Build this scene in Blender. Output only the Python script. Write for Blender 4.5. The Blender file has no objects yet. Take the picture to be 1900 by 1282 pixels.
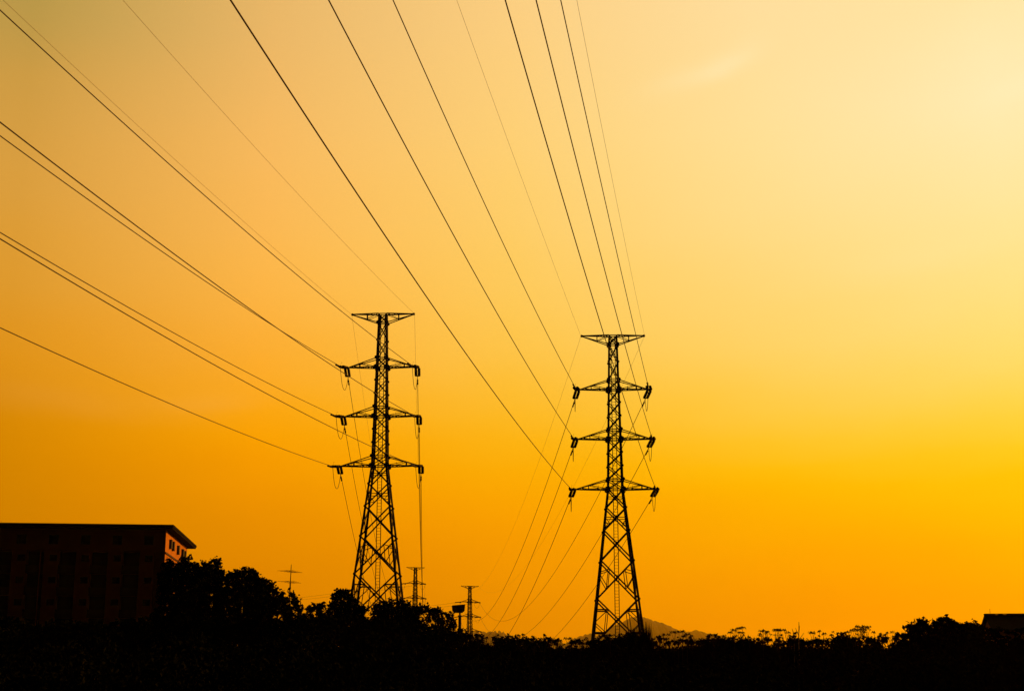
import bpy, bmesh, math, random
import numpy as np
from mathutils import Vector, Matrix

S = bpy.context.scene
COL = S.collection
R = math.radians
rng = np.random.default_rng(7)
random.seed(7)

# ------------------------------------------------------------------ camera
EYE = 1.7
TILT = R(12.85)
FPX = 50.0 / 36.0 * 1900.0          # 50 mm lens on a 36 mm wide sensor
cd = bpy.data.cameras.new('camera'); cam = bpy.data.objects.new('camera', cd); COL.objects.link(cam)
cam.location = (0, 0, EYE); cam.rotation_euler = (R(90) + TILT, 0, 0)
cd.lens = 50; cd.sensor_width = 36; cd.clip_start = 0.1; cd.clip_end = 60000
S.camera = cam
CT, ST = math.cos(TILT), math.sin(TILT)

def ray(px, py):
    a, u = (px - 950.0) / FPX, (641.0 - py) / FPX
    return Vector((a, CT - u * ST, ST + u * CT))

def at(px, py, Y):
    """world point seen at photo pixel (px, py), Y metres ahead of the camera"""
    d = ray(px, py); d = d * (Y / d.y)
    return Vector((d.x, d.y, d.z + EYE))

# ------------------------------------------------------------------ sky, sun, exposure
SUN_AZ, SUN_EL = R(52), R(13)
W = bpy.data.worlds.new('World'); S.world = W; W.use_nodes = True
nt = W.node_tree; nt.nodes.clear(); N = nt.nodes; LK = nt.links

def lin(c):
    c = c / 255.0
    return c / 12.92 if c <= 0.04045 else ((c + 0.055) / 1.055) ** 2.4

def mth(op, a, b=None, c=None):
    n = N.new('ShaderNodeMath'); n.operation = op
    for i, v in enumerate((a, b, c)):
        if v is None: continue
        if isinstance(v, (int, float)): n.inputs[i].default_value = v
        else: LK.new(v, n.inputs[i])
    return n.outputs[0]

# dusk colours of the sky measured at columns of the view, as (photo y, r, g, b)
SKY = {
    0:    [(0, 183, 152, 75), (150, 207, 157, 70), (300, 219, 160, 66), (500, 224, 156, 48), (640, 227, 149, 26), (800, 218, 137, 0), (950, 212, 131, 0), (1100, 206, 126, 0), (1240, 200, 122, 0)],
    475:  [(0, 233, 184, 106), (270, 249, 188, 97), (500, 255, 185, 75), (640, 255, 176, 52), (760, 255, 169, 10), (800, 255, 166, 0), (860, 252, 157, 0), (950, 238, 145, 0), (1100, 226, 133, 0), (1240, 222, 128, 0)],
    950:  [(0, 252, 208, 132), (270, 255, 210, 118), (500, 255, 206, 98), (640, 255, 199, 73), (790, 255, 187, 25), (840, 255, 178, 3), (950, 255, 163, 0), (1100, 242, 146, 0), (1240, 225, 132, 0)],
    1425: [(0, 255, 224, 160), (270, 255, 226, 152), (500, 255, 219, 128), (640, 255, 213, 103), (750, 255, 206, 72), (810, 255, 199, 30), (845, 255, 194, 2), (950, 255, 178, 0), (1100, 252, 154, 0), (1240, 236, 140, 0)],
    1900: [(0, 255, 231, 168), (150, 255, 237, 182), (270, 255, 235, 172), (500, 255, 229, 143), (640, 255, 223, 113), (780, 255, 213, 66), (840, 255, 205, 8), (950, 255, 189, 0), (1100, 255, 160, 0), (1240, 246, 146, 0)],
}
tc = N.new('ShaderNodeTexCoord'); sep = N.new('ShaderNodeSeparateXYZ'); LK.new(tc.outputs['Generated'], sep.inputs[0])
DX, DY, DZ = sep.outputs
az = mth('ARCTAN2', DX, DY)
el = mth('ARCSINE', DZ)
# thin uneven veil of cloud: shifts the elevation looked up by a fraction of a degree
mp = N.new('ShaderNodeMapping'); mp.inputs['Scale'].default_value = (5, 5, 16); mp.inputs['Rotation'].default_value = (0, R(14), 0)
LK.new(tc.outputs['Generated'], mp.inputs[0])
no = N.new('ShaderNodeTexNoise'); no.inputs['Scale'].default_value = 1.0; no.inputs['Detail'].default_value = 4; no.inputs['Roughness'].default_value = 0.5
LK.new(mp.outputs[0], no.inputs['Vector'])
veil = mth('SUBTRACT', no.outputs[0], 0.5)
el2 = mth('ADD', el, mth('MULTIPLY', veil, R(2.2)))
E0, E1 = -1.0, 30.0
pos = mth('DIVIDE', mth('SUBTRACT', el2, R(E0)), R(E1 - E0))
cols = []
for px in sorted(SKY):
    els, azs = [], []
    for row in SKY[px]:
        d = ray(px, row[0]).normalized(); els.append(math.degrees(math.asin(d.z))); azs.append(math.degrees(math.atan2(d.x, d.y)))
    o = np.argsort(els); e = np.array(els)[o]; c = np.array([[lin(v) for v in r[1:]] for r in SKY[px]])[o]
    g = np.linspace(E0, E1, 161); t = np.stack([np.interp(g, e, c[:, k]) for k in range(3)], 1)
    k = np.ones(9) / 9; pad = np.pad(t, ((8, 8), (0, 0)), 'edge')
    t = np.stack([np.convolve(np.convolve(pad[:, i], k, 'same'), k, 'same')[8:-8] for i in range(3)], 1)
    rp = N.new('ShaderNodeValToRGB'); rp.color_ramp.interpolation = 'LINEAR'
    G = np.linspace(E0, E1, 32)
    el_ = rp.color_ramp.elements
    for i, gv in enumerate(G):
        x = (gv - E0) / (E1 - E0)
        q = el_[i] if i < 2 else el_.new(x)
        q.position = x
    for i, gv in enumerate(G):
        el_[i].color = [float(np.interp(gv, g, t[:, j])) for j in range(3)] + [1]
    LK.new(pos, rp.inputs[0])
    cols.append((math.radians(float(np.interp(8.0, e, np.array(azs)[o]))), rp.outputs[0]))
acc = cols[0][1]
for (a0, _), (a1, c1) in zip(cols[:-1], cols[1:]):
    mr = N.new('ShaderNodeMapRange'); mr.clamp = True
    LK.new(az, mr.inputs[0]); mr.inputs[1].default_value = a0; mr.inputs[2].default_value = a1
    mx = N.new('ShaderNodeMix'); mx.data_type = 'RGBA'
    LK.new(mr.outputs[0], mx.inputs[0]); LK.new(acc, mx.inputs[6]); LK.new(c1, mx.inputs[7])
    acc = mx.outputs[2]
# the dusk glow dies away to the sides, overhead and behind
def srange(v, a, b):
    m = N.new('ShaderNodeMapRange'); m.interpolation_type = 'SMOOTHSTEP'; m.clamp = True
    LK.new(v, m.inputs[0]); m.inputs[1].default_value = a; m.inputs[2].default_value = b
    m.inputs[3].default_value = 1; m.inputs[4].default_value = 0
    return m.outputs[0]
glow = mth('MULTIPLY', srange(mth('ABSOLUTE', mth('SUBTRACT', az, R(10))), R(36), R(70)), srange(el, R(30), R(50)))
# streaks of lit cloud: (azimuth, elevation, tilt, half length, half width, strength) in degrees
def streak(a0, e0, tilt, hl, hw, s):
    da = mth('SUBTRACT', az, R(a0)); de = mth('SUBTRACT', el, R(e0))
    c_, s_ = math.cos(R(tilt)), math.sin(R(tilt))
    u = mth('ADD', mth('MULTIPLY', da, c_), mth('MULTIPLY', de, s_))
    v = mth('ADD', mth('MULTIPLY', da, -s_), mth('MULTIPLY', de, c_))
    v = mth('ADD', v, mth('MULTIPLY', veil, R(2.4)))
    q = mth('ADD', mth('POWER', mth('DIVIDE', mth('ABSOLUTE', u), R(hl)), 2.0), mth('POWER', mth('DIVIDE', mth('ABSOLUTE', v), R(hw)), 2.0))
    return mth('MULTIPLY', mth('EXPONENT', mth('MULTIPLY', q, -1.0)), s)
def dirdeg(px, py):
    d = ray(px, py).normalized(); return math.degrees(math.atan2(d.x, d.y)), math.degrees(math.asin(d.z))
st = None
for px, py, tl, hl, hw, s in ((1345, 122, 24, 1.4, 0.5, 0.30), (1265, 150, 16, 1.6, 0.5, 0.13), (1890, 160, 14, 1.6, 0.6, 0.22), (1860, 80, 30, 3, 1.8, 0.14), (1700, 495, 6, 3.2, 0.8, 0.07), (120, 740, -5, 3.5, 0.7, 0.015), (380, 735, 2, 2.0, 0.5, 0.02)):
    a0, e0 = dirdeg(px, py); v = streak(a0, e0, tl, hl, hw, s)
    st = v if st is None else mth('ADD', st, v)
mx = N.new('ShaderNodeMix'); mx.data_type = 'RGBA'
LK.new(st, mx.inputs[0]); LK.new(acc, mx.inputs[6]); mx.inputs[7].default_value = (1.0, 0.90, 0.55, 1)
b1 = N.new('ShaderNodeBackground'); LK.new(mx.outputs[2], b1.inputs[0]); LK.new(glow, b1.inputs[1])
sk = N.new('ShaderNodeTexSky'); sk.sky_type = 'NISHITA'; sk.sun_disc = False; sk.sun_elevation = SUN_EL; sk.sun_rotation = SUN_AZ; sk.dust_density = 5; sk.air_density = 2
b2 = N.new('ShaderNodeBackground'); LK.new(sk.outputs[0], b2.inputs[0]); b2.inputs[1].default_value = 0.0002
ad = N.new('ShaderNodeAddShader'); LK.new(b1.outputs[0], ad.inputs[0]); LK.new(b2.outputs[0], ad.inputs[1])
wo = N.new('ShaderNodeOutputWorld'); LK.new(ad.outputs[0], wo.inputs[0])

sd = bpy.data.lights.new('sun', 'SUN'); sd.energy = 4.8; sd.angle = R(0.5); sd.color = (1.0, 0.35, 0.03)
sun = bpy.data.objects.new('sun', sd); COL.objects.link(sun)
sdir = Vector((math.sin(SUN_AZ) * math.cos(SUN_EL), math.cos(SUN_AZ) * math.cos(SUN_EL), math.sin(SUN_EL)))
sun.rotation_euler = sdir.to_track_quat('Z', 'Y').to_euler(); sun.location = (60, 60, 60)

S.view_settings.view_transform = 'Standard'; S.view_settings.look = 'None'
S.view_settings.exposure = 0; S.view_settings.gamma = 1
S.cycles.volume_bounces = 1; S.cycles.max_bounces = 6; S.cycles.use_denoising = True

# ------------------------------------------------------------------ helpers
def mat(name, c1, c2=None, scale=3.0, rough=0.8, metal=0.0, spec=0.15):
    m = bpy.data.materials.new(name); m.use_nodes = True
    t = m.node_tree; b = t.nodes['Principled BSDF']
    b.inputs['Roughness'].default_value = rough; b.inputs['Metallic'].default_value = metal
    b.inputs['Specular IOR Level'].default_value = spec
    if c2 is None: c2 = tuple(v * 0.7 for v in c1)
    n = t.nodes.new('ShaderNodeTexNoise'); n.inputs['Scale'].default_value = scale; n.inputs['Detail'].default_value = 5
    tx = t.nodes.new('ShaderNodeTexCoord'); t.links.new(tx.outputs['Object'], n.inputs['Vector'])
    r = t.nodes.new('ShaderNodeValToRGB'); r.color_ramp.elements[0].position = 0.35; r.color_ramp.elements[1].position = 0.65
    r.color_ramp.elements[0].color = (*c2, 1); r.color_ramp.elements[1].color = (*c1, 1)
    t.links.new(n.outputs[0], r.inputs[0]); t.links.new(r.outputs[0], b.inputs['Base Color'])
    return m

M = dict(
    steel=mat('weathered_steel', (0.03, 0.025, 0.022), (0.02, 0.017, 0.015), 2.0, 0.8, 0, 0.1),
    wire=mat('dull_wire', (0.04, 0.035, 0.03), None, 4.0, 0.7),
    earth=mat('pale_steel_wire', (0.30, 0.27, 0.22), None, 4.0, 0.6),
    glass=mat('brown_porcelain', (0.03, 0.016, 0.01), None, 6.0, 0.5),
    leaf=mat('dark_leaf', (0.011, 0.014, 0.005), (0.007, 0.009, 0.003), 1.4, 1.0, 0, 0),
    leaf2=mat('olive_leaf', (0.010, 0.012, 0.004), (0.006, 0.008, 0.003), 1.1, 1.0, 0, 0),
    bark=mat('bark', (0.03, 0.022, 0.016), None, 8.0, 1.0, 0, 0),
    soil=mat('soil', (0.016, 0.013, 0.007), (0.009, 0.008, 0.004), 0.3, 1.0, 0, 0),
    hill=mat('wooded_hillside', (0.05, 0.055, 0.025), (0.03, 0.035, 0.015), 0.01, 1.0),
    wall=mat('salmon_render', (0.45, 0.20, 0.030), (0.40, 0.175, 0.026), 0.6, 1.0, 0, 0.05),
    roof=mat('dark_roof', (0.016, 0.014, 0.013), None, 1.0, 1.0, 0, 0.03),
    trim=mat('dark_trim', (0.06, 0.04, 0.03), None, 1.0, 0.9),  # dark brown of the balconies and the end-wall ledge
    glassp=mat('window_glass', (0.012, 0.012, 0.014), None, 1.0, 0.5),
    frame=mat('grey_frame', (0.04, 0.03, 0.024), None, 3.0, 0.8),
    conc=mat('concrete', (0.25, 0.23, 0.2), None, 2.0, 0.95),
    tank=mat('dark_tank_paint', (0.05, 0.045, 0.04), None, 2.0, 0.7),
    dry=mat('dry_stalk', (0.10, 0.075, 0.04), None, 5.0, 0.95),
)

class MB:
    """collects vertices and faces, then links them as one mesh object"""
    def __init__(s): s.v = []; s.f = []
    def add(s, vs, fs):
        o = len(s.v); s.v += [tuple(p) for p in vs]; s.f += [tuple(i + o for i in f) for f in fs]
    def box(s, a, b):
        x0, y0, z0 = a; x1, y1, z1 = b
        s.add([(x0, y0, z0), (x1, y0, z0), (x1, y1, z0), (x0, y1, z0), (x0, y0, z1), (x1, y0, z1), (x1, y1, z1), (x0, y1, z1)],
              [(3, 2, 1, 0), (4, 5, 6, 7), (0, 1, 5, 4), (1, 2, 6, 5), (2, 3, 7, 6), (3, 0, 4, 7)])
    def bar(s, a, b, w, inward=None, tk=0.22):
        """an angle-section (L) steel bar from a to b, its heel away from `inward`"""
        a, b = Vector(a), Vector(b); d = (b - a)
        if d.length < 1e-6: return
        d.normalize()
        ref = Vector(inward) if inward is not None else (Vector((0, 0, 1)) if abs(d.z) < 0.9 else Vector((1, 0, 0)))
        n = ref - d * ref.dot(d)
        if n.length < 1e-4: n = d.orthogonal()
        n.normalize(); m = d.cross(n).normalized()
        p, q = (n + m).normalized(), (n - m).normalized()
        h = -n * w * 0.35; t = w * tk
        prof = [h, h + p * w, h + p * w + q * t, h + p * t + q * t, h + p * t + q * w, h + q * w]
        s.add([a + k for k in prof] + [b + k for k in prof],
              [(i, (i + 1) % 6, (i + 1) % 6 + 6, i + 6) for i in range(6)] + [(5, 4, 3, 2, 1, 0), (6, 7, 8, 9, 10, 11)])
    def plate(s, c, nrm, r, t=0.025, k=6):
        c = Vector(c); n = Vector(nrm).normalized(); u = n.orthogonal().normalized(); v = n.cross(u)
        vs = [c + n * sg * t / 2 + (u * math.cos(a) + v * math.sin(a)) * r for sg in (-1, 1) for a in [2 * math.pi * i / k + 0.3 for i in range(k)]]
        s.add(vs, [tuple(range(k))[::-1], tuple(range(k, 2 * k))] + [(i, (i + 1) % k, (i + 1) % k + k, i + k) for i in range(k)])
    def tube(s, pts, rad, k=6):
        pts = [Vector(p) for p in pts]; n = len(pts); rads = rad if hasattr(rad, '__len__') else [rad] * n
        vs = []
        u = None
        for i, p in enumerate(pts):
            d = (pts[min(i + 1, n - 1)] - pts[max(i - 1, 0)]).normalized()
            if u is None: u = d.orthogonal().normalized()
            else:
                u = u - d * u.dot(d); u = u.normalized() if u.length > 1e-5 else d.orthogonal().normalized()
            w = d.cross(u)
            vs += [p + (u * math.cos(2 * math.pi * j / k) + w * math.sin(2 * math.pi * j / k)) * rads[i] for j in range(k)]
        fs = [(i * k + j, i * k + (j + 1) % k, (i + 1) * k + (j + 1) % k, (i + 1) * k + j) for i in range(n - 1) for j in range(k)]
        fs += [tuple(range(k))[::-1], tuple(range((n - 1) * k, n * k))]
        s.add(vs, fs)
    def lathe_x(s, prof, k=10, off=(0, 0, 0)):
        """profile of (x, r) turned round the X axis"""
        o = Vector(off); vs = []
        for x, r in prof: vs += [o + Vector((x, r * math.cos(2 * math.pi * j / k), r * math.sin(2 * math.pi * j / k))) for j in range(k)]
        n = len(prof)
        fs = [(i * k + j, (i + 1) * k + j, (i + 1) * k + (j + 1) % k, i * k + (j + 1) % k) for i in range(n - 1) for j in range(k)]
        fs += [tuple(range(k)), tuple(range((n - 1) * k, n * k))[::-1]]
        s.add(vs, fs)
    def build(s, name, m, parent=None, smooth=False):
        me = bpy.data.meshes.new(name); me.from_pydata(s.v, [], s.f); me.update()
        return link(name, me, m, parent, smooth)

def link(name, me, m, parent=None, smooth=False):
    me.materials.append(m)
    if smooth: me.polygons.foreach_set('use_smooth', [True] * len(me.polygons))
    o = bpy.data.objects.new(name, me); COL.objects.link(o)
    if parent is not None: o.parent = parent
    return o

def mesh_np(name, V, F, m, parent=None):
    """V (n,3), F (m,k) numpy -> object"""
    me = bpy.data.meshes.new(name); k = F.shape[1]
    me.vertices.add(len(V)); me.vertices.foreach_set('co', np.ascontiguousarray(V, np.float32).ravel())
    me.loops.add(F.size); me.loops.foreach_set('vertex_index', np.ascontiguousarray(F, np.int32).ravel())
    me.polygons.add(len(F)); me.polygons.foreach_set('loop_start', np.arange(0, F.size, k, dtype=np.int32))
    me.update(calc_edges=True); me.validate()
    return link(name, me, m, parent)

def tag(o, label=None, cat=None, group=None, kind=None):
    for k, v in (('label', label), ('category', cat), ('group', group), ('kind', kind)):
        if v: o[k] = v
    return o

def empty(name, loc, rz=0.0, **k):
    o = bpy.data.objects.new(name, None); o.empty_display_size = 0.2; COL.objects.link(o)
    o.location = loc; o.rotation_euler = (0, 0, rz)
    return tag(o, **k)

def copy_tree(o, parent=None):
    c = o.copy(); COL.objects.link(c)
    if parent is not None: c.parent = parent
    for ch in [q for q in bpy.data.objects if q.parent == o]: copy_tree(ch, c)
    return c

# ------------------------------------------------------------------ ground and hills
def sstep(a, b, x):
    t = np.clip((x - a) / (b - a), 0, 1); return t * t * (3 - 2 * t)

def gz(x, y):
    """height of the ground"""
    x, y = np.asarray(x, float), np.asarray(y, float)
    return 1.2 * sstep(20, 110, y) + 2.0 * np.exp(-((y - 75) / 7.0) ** 2) * (1 - sstep(70, 110, np.abs(x))) + 0.12 * np.sin(x * 0.11 + 1) * np.sin(y * 0.09) * sstep(10, 40, y) * (1 - sstep(300, 600, y))

def axis(lo, hi, fine_lo, fine_hi, step):
    core = np.arange(fine_lo, fine_hi + 1e-6, step); out = []
    d, s_ = fine_hi, step
    while d < hi: s_ *= 1.25; d = min(d + s_, hi); out.append(d)
    neg = []; d, s_ = fine_lo, step
    while d > lo: s_ *= 1.25; d = max(d - s_, lo); neg.append(d)
    return np.concatenate([neg[::-1], core, out])
gx, gy = axis(-15800, 15800, -90, 90, 3.0), axis(-2000, 27800, -10, 260, 3.0)
X, Y = np.meshgrid(gx, gy); nx, ny = len(gx), len(gy)
V = np.stack([X.ravel(), Y.ravel(), gz(X, Y).ravel()], 1)
I = (np.arange(ny - 1)[:, None] * nx + np.arange(nx - 1)).ravel()
tag(mesh_np('ground', V, np.stack([I, I + 1, I + nx + 1, I + nx], 1), M['soil']), kind='structure')

def hill(pts, D, depth, label):
    """a wooded ridge D metres away whose crest passes through the given points"""
    P = [at(x, y, D) for x, y in pts]
    xs = np.array([p.x for p in P]); zs = np.array([p.z for p in P])
    n = 260; gxh = np.linspace(xs[0], xs[-1], n); gv = np.linspace(-1, 1, 41)
    crest = np.interp(gxh, xs, zs)
    jag = np.convolve(rng.normal(0, 1, n + 4), np.ones(3) / 3, 'same')[2:-2] * (5.5 * D / 7000)
    prof = np.cos(gv * math.pi / 2) ** 1.2
    Z = np.maximum(crest - 0.0, 0)[None, :] * prof[:, None]
    Z += jag[None, :] * prof[:, None] + rng.normal(0, 1.5 * D / 7000, Z.shape) * (np.abs(gv) < 0.95)[:, None] * (np.abs(gv) > 0.06)[:, None]
    bend = 0.18 * depth * np.sin(np.linspace(0, 5, n))
    X = np.repeat(gxh[None, :], 41, 0); Yh = D + gv[:, None] * depth + bend[None, :]
    V = np.stack([X.ravel(), Yh.ravel(), (Z - 2).ravel()], 1)
    I = (np.arange(40)[:, None] * n + np.arange(n - 1)).ravel()
    o = mesh_np('hill', V, np.stack([I, I + 1, I + n + 1, I + n], 1), M['hill'])
    tag(o, label, 'hill', None, 'structure'); return o
HD = 17000.0
hill([(1010, 1250), (1040, 1200), (1060, 1186), (1095, 1173), (1110, 1177), (1123, 1172), (1142, 1159), (1155, 1152), (1169, 1146), (1183, 1142), (1196, 1143.5), (1207, 1150), (1226, 1156), (1237, 1163), (1250, 1171), (1262, 1177), (1290, 1190), (1330, 1250)], HD, 2200, 'hazy steep wooded hill rising behind the right pylon')
hill([(790, 1250), (830, 1190), (858, 1178), (876, 1170), (896, 1171), (916, 1168.6), (931, 1171), (943, 1175), (955, 1182), (975, 1186), (1000, 1188), (1040, 1192), (1060, 1250)], HD * 0.92, 2000, 'low hazy hill behind the distant right pylon')
hill([(1225, 1250), (1250, 1184), (1268, 1178), (1281, 1172), (1294, 1169), (1310, 1173), (1330, 1180), (1350, 1190), (1380, 1250)], HD * 1.12, 2000, 'small faint hill at the right foot of the steep hill')

# ------------------------------------------------------------------ pylons
TOP, A1, A2 = 15.287, 9.838, 4.905        # heights of the arms over the lowest one
ARM = {'G': (TOP, 3.162), 'A1': (A1, 3.529), 'A2': (A2, 3.767), 'A3': (0.0, 4.02)}
RISE = 0.95
def half(z): return 0.745 - 0.0226 * z if z >= 0 else 0.745 - 0.117 * z
SG = ((-1, -1), (1, -1), (1, 1), (-1, 1))
def cor(i, z): h = half(z); return Vector((SG[i][0] * h, SG[i][1] * h, z))

def build_tower(name, X, Y, Za3, yaw, label, group, fat=1.1):
    base = float(gz(X, Y)) - Za3           # foot relative to the lowest arm
    root = empty(name, (X, Y, float(gz(X, Y))), -R(yaw), label=label, cat='pylon', group=group)
    up = Vector((0, 0, -base))
    def bld(mb, nm, m, smooth=False):
        mb.v = [(x, y, z - base) for x, y, z in mb.v]
        return mb.build(nm, m, root, smooth)
    below = [0, -1.8, -4.0, -6.9, -10.5]
    while below[-1] - base > 6.0: below.append(below[-1] - 4.4)
    below[-1] = below[-1] if below[-1] - base > 2.0 else below[-1]
    if below[-1] > base + 0.4: below.append(base + 0.25)
    lv_up = [0, RISE] + [RISE + (A2 - RISE) * k / 3 for k in (1, 2, 3)] + [A2 + RISE] + [A2 + RISE + (A1 - A2 - RISE) * k / 3 for k in (1, 2, 3)] + [A1 + RISE] + [A1 + RISE + (TOP - 0.9 - A1 - RISE) * k / 2 for k in (1, 2)] + [TOP]
    # legs
    for i in range(4):
        mb = MB(); inw = (-SG[i][0], -SG[i][1], 0)
        zs = sorted(set([base + 0.1] + below + lv_up))
        for z0, z1 in zip(zs[:-1], zs[1:]):
            mb.bar(cor(i, z0), cor(i, z1), (0.19 if z0 < -4 else 0.17 if z0 < 5 else 0.15) * fat, inw)
        for z in zs[1:-1]:                       # splice plates on the two outer faces
            r = 0.27 if z in (0, A2, A1) else 0.2 if z in (RISE, A2 + RISE, A1 + RISE, TOP - 0.9) else 0.13
            mb.plate(cor(i, z) + Vector((0, SG[i][1] * 0.07, 0)), (0, 1, 0), r * fat)
            mb.plate(cor(i, z) + Vector((SG[i][0] * 0.07, 0, 0)), (1, 0, 0), r * 0.8 * fat)
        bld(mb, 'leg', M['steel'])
        f = MB(); c = cor(i, base); z0 = base
        f.add([(c.x + sx * 0.55, c.y + sy * 0.55, z0 - 0.5) for sx, sy in SG] + [(c.x + sx * 0.35, c.y + sy * 0.35, z0 + 0.35) for sx, sy in SG],
              [(3, 2, 1, 0), (4, 5, 6, 7)] + [(j, (j + 1) % 4, (j + 1) % 4 + 4, j + 4) for j in range(4)])
        bld(f, 'footing', M['conc'])
    # bracing of the four faces
    mb = MB(); w = 0.085 * fat; wu = 0.062 * fat
    for i in range(4):
        j = (i + 1) % 4
        nrm = Vector((SG[i][0] + SG[j][0], SG[i][1] + SG[j][1], 0)) * -1
        for z0, z1 in zip(lv_up[:-1], lv_up[1:]):
            mb.bar(cor(i, z0), cor(j, z1), wu, nrm); mb.bar(cor(j, z0), cor(i, z1), wu, nrm)
        for z in (0, RISE, A2, A2 + RISE, A1, A1 + RISE, TOP - 0.9, TOP): mb.bar(cor(i, z), cor(j, z), w * 0.8, nrm)
        for k, (z1, z0) in enumerate(zip(below[:-1], below[1:])):
            a0, b0, a1, b1_ = cor(i, z0), cor(j, z0), cor(i, z1), cor(j, z1)
            mb.bar(a0, b1_, w * (1.1 if k > 1 else 1), nrm); mb.bar(b0, a1, w * (1.1 if k > 1 else 1), nrm)
            tt = half(z1) / (half(z0) + half(z1)); C = a1.lerp(b0, tt)
            mb.plate(C, nrm, 0.16 * fat)
            if k in (0, 1):
                fz = (C.z - z0) / (z1 - z0); mb.bar(a0.lerp(a1, fz), C, w * 0.6, nrm); mb.bar(b0.lerp(b1_, fz), C, w * 0.6, nrm)
            if k == 1:
                for p0, p1, q0 in ((a0, a1, a0), (b0, b1_, b0)):
                    mid = q0.lerp(C, 0.5); mb.bar(mid, p0.lerp(p1, 0.3), w * 0.5, nrm); mb.bar(mid, p0.lerp(p1, 0.55), w * 0.5, nrm)
            if k >= 3:
                for p0, p1 in ((a0, a1), (b0, b1_)):
                    qt, qb = p1.lerp(C, 0.52), p0.lerp(C, 0.52)
                    ht = (qt.z - z0) / (z1 - z0)
                    mb.bar(qt, qb, w * 0.6, nrm)
                    if k == 3:
                        mb.bar(qt, p0.lerp(p1, ht - 0.08), w * 0.6, nrm); mb.bar(qb, p0.lerp(p1, ht - 0.12), w * 0.6, nrm)
                    else:
                        hb = (qb.z - z0) / (z1 - z0)
                        mb.bar(qt, p0.lerp(p1, ht), w, nrm); mb.bar(qb, p0.lerp(p1, hb), w, nrm)
                        mb.bar(qt, p0.lerp(p1, 0.5), w * 0.6, nrm); mb.bar(qb, p0.lerp(p1, 0.5), w * 0.6, nrm)
            if k == 4:                            # horizontal ring tying the diagonals together
                qa, qb = a1.lerp(C, 0.52), b1_.lerp(C, 0.52)
    for z in below[4:5]:
        pass
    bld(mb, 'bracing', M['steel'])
    # cross-arms
    for key, (z, L) in ARM.items():
        for sd in (-1, 1):
            mb = MB(); tip = Vector((sd * L, 0, z)); g = key == 'G'
            zc, zo = (z, z - 0.9) if g else (z, z + RISE)      # straight chord level, sloping chord level
            i0, i1 = (0, 3) if sd < 0 else (1, 2)
            ca = [cor(i, zc) for i in (i0, i1)]; cb = [cor(i, zo) for i in (i0, i1)]
            wc = 0.10 * fat
            for q in (0, 1):
                mb.bar(ca[q], tip, wc * 1.1, (0, 0, 1)); mb.bar(cb[q], tip, wc * 0.9, (0, 0, -1))
                P = lambda s_: ca[q].lerp(tip, s_); Q = lambda s_: cb[q].lerp(tip, s_)
                s1, s2 = (0.56, 0.8) if not g else (0.42, 0.75)
                mb.bar(P(s1), Q(s1), wc * 0.8, (sd, 0, 0))
                if not g: mb.bar(P(s2), Q(s2), wc * 0.6, (sd, 0, 0))
                mb.bar(P(0.0), Q(s1), wc * 0.6, (0, 0, 1))
                if not g: mb.bar(P(s1), Q(s2), wc * 0.5, (0, 0, 1)); mb.bar(P(0.28), Q(0.42) if False else P(0.28).lerp(Q(0.28), 0.5), wc * 0.3, (0, 0, 1))
            for fr, st_ in ((ca, (0, .18, .36, .54, .72, .86)), (cb, (0.3, .56, .8))):
                for a_, b_ in zip(st_[:-1], st_[1:]):
                    mb.bar(fr[0].lerp(tip, a_), fr[1].lerp(tip, b_), wc * 0.5, (0, 0, 1))
                for a_ in st_[1:]: mb.bar(fr[0].lerp(tip, a_), fr[1].lerp(tip, a_), wc * 0.5, (0, 0, 1))
            mb.plate(tip - Vector((sd * 0.08, 0, 0)), (0, 1, 0), 0.13 * fat, 0.06)
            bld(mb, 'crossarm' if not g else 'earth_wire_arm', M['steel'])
    # ladder
    mb = MB()
    for sx in (-0.2, 0.2): mb.bar((sx, 0, base + 0.5), (sx, 0, TOP), 0.05 * fat, (0, 1, 0), 0.4)
    z = base + 0.7
    while z < TOP: mb.bar((-0.2, 0, z), (0.2, 0, z), 0.025 * fat, (0, 0, 1), 0.6); z += 0.3
    for z in (A2, A1, TOP - 0.9):
        h = half(z); mb.bar((-0.2, 0, z), (-h, 0, z), 0.04, (0, 0, 1)); mb.bar((0.2, 0, z), (h, 0, z), 0.04, (0, 0, 1))
    bld(mb, 'ladder', M['steel'])
    return root

TW = {  # key: x, y, height of lowest arm, turn, name
    'R': (10.013, 137.563, 17.062 + EYE, 1.2, 'right pylon'),
    'L': (-12.903, 138.132, 19.418 + EYE, 2.36, 'left pylon'),
    'r': (-14.52, 496.5, 12.98 + EYE, -21.1, 'distant right pylon'),
    'l': (-33.11, 492.9, 19.07 + EYE, -20.9, 'distant left pylon'),
}
build_tower('transmission_tower', *TW['R'][:4], 'large steel lattice pylon on the right, in front of the hazy hill', 'steel lattice pylons')
build_tower('transmission_tower', *TW['L'][:4], 'large steel lattice pylon on the left, near the apartment building', 'steel lattice pylons')
build_tower('transmission_tower', *TW['r'][:4], 'small far pylon standing beside the tank on a post', 'steel lattice pylons', 1.35)
build_tower('transmission_tower', *TW['l'][:4], 'small far pylon just right of the large left pylon', 'steel lattice pylons', 1.35)

def tip(k, sd, arm):
    X_, Y_, Z_, yw, _ = TW[k]; z, L = ARM[arm]; a = R(yw); s_ = -1 if sd == 'L' else 1
    return Vector((X_ + s_ * L * math.cos(a), Y_ - s_ * L * math.sin(a), Z_ + z))

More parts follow.
